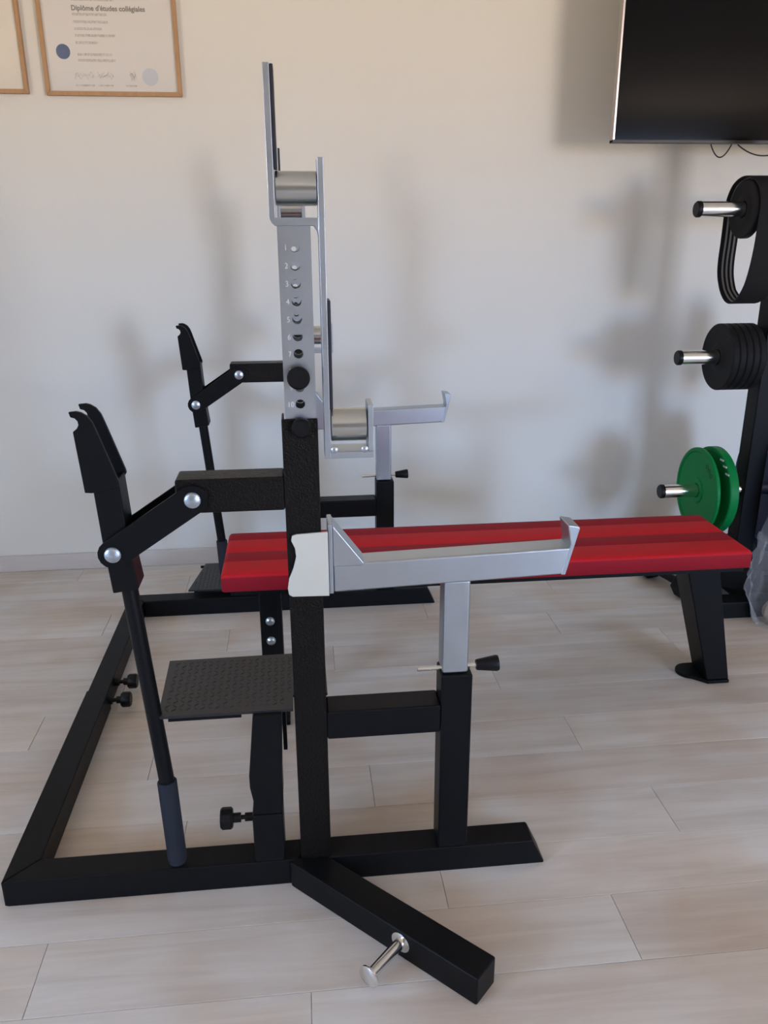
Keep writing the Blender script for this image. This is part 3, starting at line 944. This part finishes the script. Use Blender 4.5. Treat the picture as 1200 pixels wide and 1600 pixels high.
# ------------------------------------------------------------------ weight storage tree
TY = 2.60
tree = empty('weight_storage_tree', (1.57, TY, 0), 'black steel weight tree with chrome pegs beside the wall, right edge', 'weight rack')
MB().box(1.532, 1.598, TY - 0.035, TY + 0.035, 0.05, 1.55).build('post', 'black', tree, bevel=0.004)
MB().box(1.385, 1.98, 2.366, 2.436, 0, 0.060).build('base_bar', 'black', tree, bevel=0.004)
MB().box(1.385, 1.98, 2.764, 2.834, 0, 0.060).build('base_bar', 'black', tree, bevel=0.004)
MB().box(1.525, 1.605, 2.436, 2.764, 0, 0.060).build('base_beam', 'black', tree, bevel=0.004)
MB().lathe((1.61, TY, 0.060), (1.61, TY, 0.15), [(0, 0.185), (0.01, 0.195), (0.075, 0.195), (0.085, 0.185)], 40).build('ballast_disc', 'rubber', tree)
PEGS = ((1.2564, 1.311), (1.2479, 0.850), (1.2393, 0.387))
for x0, z in PEGS:
    for sgn in (-1, 1):
        xa = 1.532 if sgn < 0 else 1.598
        xe = x0 if sgn < 0 else 1.598 + (1.532 - x0)
        p = MB().cyl((xa, TY, z), (xe - sgn * 0.012, TY, z), 0.0235, 28).build('peg', 'chrome', tree, label='chrome peg')
        MB().lathe((xe - sgn * 0.014, TY, z), (xe, TY, z), [(0, 0.0245), (0.010, 0.0245), (0.014, 0.021)], 24).build('end_cap', 'plastic', p)

def weight_plate(x0, th, r, z, m, label, cat='weight plate', group=None, lip=0.012, hole=0.0255, name='weight_plate', dish=0.004):
    e = empty(name, (x0, TY, z), label, cat, group)
    n = 48
    def ring(prof):
        mb = MB(); vs, fs = [], []
        for x, rr in prof:
            for i in range(n):
                a = 2 * math.pi * i / n
                vs.append((x, TY + rr * math.cos(a), z + rr * math.sin(a)))
        k = len(prof)
        for q in range(k):
            q2 = (q + 1) % k
            for i in range(n):
                j = (i + 1) % n
                fs.append((q * n + i, q * n + j, q2 * n + j, q2 * n + i))
        mb.add(vs, fs)
        return mb
    ri = 0.046
    ring([(x0 + dish, ri), (x0 + dish, r - lip - 0.004), (x0, r - lip), (x0, r - 0.003), (x0 + 0.003, r), (x0 + th - 0.003, r), (x0 + th, r - 0.003),
          (x0 + th, r - lip), (x0 + th - dish, r - lip - 0.004), (x0 + th - dish, ri)]).build('disc', m, e, smooth=30)
    ring([(x0, hole), (x0, ri - 0.003), (x0 + dish, ri), (x0 + th - dish, ri), (x0 + th, ri - 0.003), (x0 + th, hole)]).build('hub', m, e, smooth=30)
    return e

order = ['foremost', 'second', 'third', 'fourth', 'fifth']
for i in range(5):
    weight_plate(1.388 + i * 0.0228, 0.0218, 0.109, 0.850, 'rubber',
                 'black disc on the middle peg, %s counting from the peg end' % order[i], group='black plates on the middle peg', dish=0.0012, lip=0.008)
weight_plate(1.411, 0.024, 0.088, 1.311, 'rubber', 'small black disc on the top peg inside the hanging strap', dish=0.001, lip=0.008)
g1 = weight_plate(1.372, 0.014, 0.150, 0.387, 'green', 'front green weight plate on the lowest peg', group='green plates on the lowest peg')
g2 = weight_plate(1.418, 0.032, 0.152, 0.387, 'green', 'rear green weight plate with white rim marks on the lowest peg', group='green plates on the lowest peg')
for a in (62, 52, 42):
    aa = math.radians(a)
    cy_, cz_ = TY - 0.112 * math.cos(aa), 0.387 + 0.112 * math.sin(aa)
    MB().lathe((1.3775, cy_, cz_), (1.37, cy_, cz_), [(0, 0.008), (0.0022, 0.008), (0.0022, 0.006), (0.0004, 0.005)], 14).build('dimple', 'plastic', g1)
for a in (62, 50, 38):
    aa = math.radians(a)
    cy_, cz_ = TY - 0.142 * math.cos(aa), 0.387 + 0.142 * math.sin(aa)
    MB().box(1.4165, 1.4185, cy_ - 0.012, cy_ + 0.012, cz_ - 0.003, cz_ + 0.003).build('mark', 'white', g2)
weight_plate(1.640, 0.040, 0.232, 0.387, 'blue', 'large dark blue weight plate behind the tree post', dish=0.008, lip=0.03)
weight_plate(1.690, 0.035, 0.168, 0.850, 'redplate', 'dark red weight plate at the right picture edge', dish=0.004)
# strap loop over the top peg
st = empty('strap_loop', (1.44, TY, 1.02), 'black webbing strap loop with grey stripes hung over the top peg', 'strap')
def strap_path():
    pts = []
    zc, R = 1.311, 0.094
    for i in range(13):
        a = math.radians(0 + 180 * i / 12)           # far side over the top to the near side
        pts.append((TY + R * math.cos(a), zc + R * math.sin(a)))
    near_side = [(TY - 0.093, 1.26), (TY - 0.090, 1.20), (TY - 0.080, 1.14), (TY - 0.062, 1.085), (TY - 0.035, 1.045), (TY - 0.005, 1.026)]
    far_side = [(TY + 0.030, 1.032), (TY + 0.062, 1.062), (TY + 0.088, 1.105), (TY + 0.096, 1.15), (TY + 0.094, 1.21), (TY + 0.094, 1.27)]
    P = pts + near_side + far_side
    out, n = [], len(P)
    for i in range(n):
        p0, p1, p2, p3 = P[i - 1], P[i], P[(i + 1) % n], P[(i + 2) % n]
        for k in range(3):
            t_ = k / 3.0
            out.append(tuple(0.5 * (2 * p1[c] + (p2[c] - p0[c]) * t_ + (2 * p0[c] - 5 * p1[c] + 4 * p2[c] - p3[c]) * t_ ** 2
                                    + (3 * p1[c] - p0[c] - 3 * p2[c] + p3[c]) * t_ ** 3) for c in (0, 1)))
    return out
SP = strap_path()
def strap_x(i):
    n = len(SP)
    y, z = SP[i]
    f = min(1, max(0, (TY + 0.06 - y) / 0.12))       # 0 far strand, 1 near strand
    return 1.402 + 0.012 * f, 1.458 + 0.062 * f
def ribbon(u0, u1, off, th):
    mb = MB(); n = len(SP)
    vs, fs = [], []
    for i in range(n):
        y, z = SP[i]
        a, b = SP[(i - 1) % n], SP[(i + 1) % n]
        ty, tz = b[0] - a[0], b[1] - a[1]
        L = math.hypot(ty, tz); ny, nz = tz / L, -ty / L          # outward normal
        xa, xb = strap_x(i)
        for o in (off, off + th):
            for u in (u0, u1):
                vs.append((xa + (xb - xa) * u, y + ny * o, z + nz * o))
    for i in range(n):
        j = (i + 1) % n
        a, b = 4 * i, 4 * j
        fs += [(a, b, b + 1, a + 1), (a + 2, a + 3, b + 3, b + 2), (a, a + 2, b + 2, b), (a + 1, b + 1, b + 3, a + 3)]
    return mb.add(vs, fs)
ribbon(0, 1, 0.0, 0.004).build('webbing', 'strap', st, smooth=60)
for u in (0.22, 0.48, 0.74):
    ribbon(u, u + 0.11, -0.0008, 0.001).build('woven_stripe', 'stripe', st, smooth=60)

# ------------------------------------------------------------------ dumbbell and plastic bag on the floor
db = empty('dumbbell', (1.335, 2.63, 0), 'small black dumbbell on the floor beside the weight tree', 'dumbbell')
A_, B2 = Vector((1.300, 2.73, 0.047)), Vector((1.345, 2.545, 0.047))
dd = (B2 - A_).normalized()
for c, s_ in ((A_, 1), (B2, -1)):
    MB().lathe(c - dd * 0.03 * s_, c + dd * 0.03 * s_, [(0, 0.036), (0.006, 0.046), (0.050, 0.046), (0.058, 0.034)], 6).build('head', 'rubber', db, bevel=0.004)
MB().cyl(A_, B2, 0.015, 16).build('handle', 'black', db)

bag = empty('plastic_bag', (1.575, 2.305, 0), 'crumpled clear plastic bag standing on the floor by the weight tree', 'bag')
def blob(cx, cy, z0, z1, rx, ry, n, m, amp, seed, pinch):
    rng = random.Random(seed)
    ph = [rng.uniform(0, 6.28) for _ in range(8)]
    mb = MB(); vs, fs = [], []
    for k in range(m + 1):
        t_ = k / m
        s = (0.80 + 0.35 * math.sin(math.pi * min(1, t_ * 1.2))) * (1 - pinch * t_ ** 2)
        for i in range(n):
            a = 2 * math.pi * i / n
            cr = 1 + amp * (math.sin(3 * a + ph[0] + 4 * t_) * 0.5 + math.sin(7 * a + ph[1] - 6 * t_) * 0.35 + math.sin(5 * a + ph[2] + 11 * t_) * 0.3) + amp * 0.4 * rng.uniform(-1, 1)
            vs.append((cx + rx * s * cr * math.cos(a), cy + ry * s * cr * math.sin(a), z0 + (z1 - z0) * t_ + (0.03 * math.sin(2 * a + ph[3]) + 0.02 * math.sin(5 * a + ph[4])) * t_))
    for k in range(m):
        for i in range(n):
            j = (i + 1) % n
            fs.append((k * n + i, k * n + j, (k + 1) * n + j, (k + 1) * n + i))
    fs.append(list(range(n))[::-1])
    return mb.add(vs, fs)
blob(1.575, 2.305, 0.002, 0.345, 0.115, 0.046, 52, 18, 0.15, 3, -0.25).build('film', 'bag', bag, smooth=20)
c_ = blob(1.585, 2.305, 0.006, 0.15, 0.075, 0.036, 24, 8, 0.10, 5, 0.5)
c_.add([v for v in c_.v[-24:]], [list(range(24))])
c_.build('contents', 'tan', bag, smooth=40, label='tan contents seen through the film')
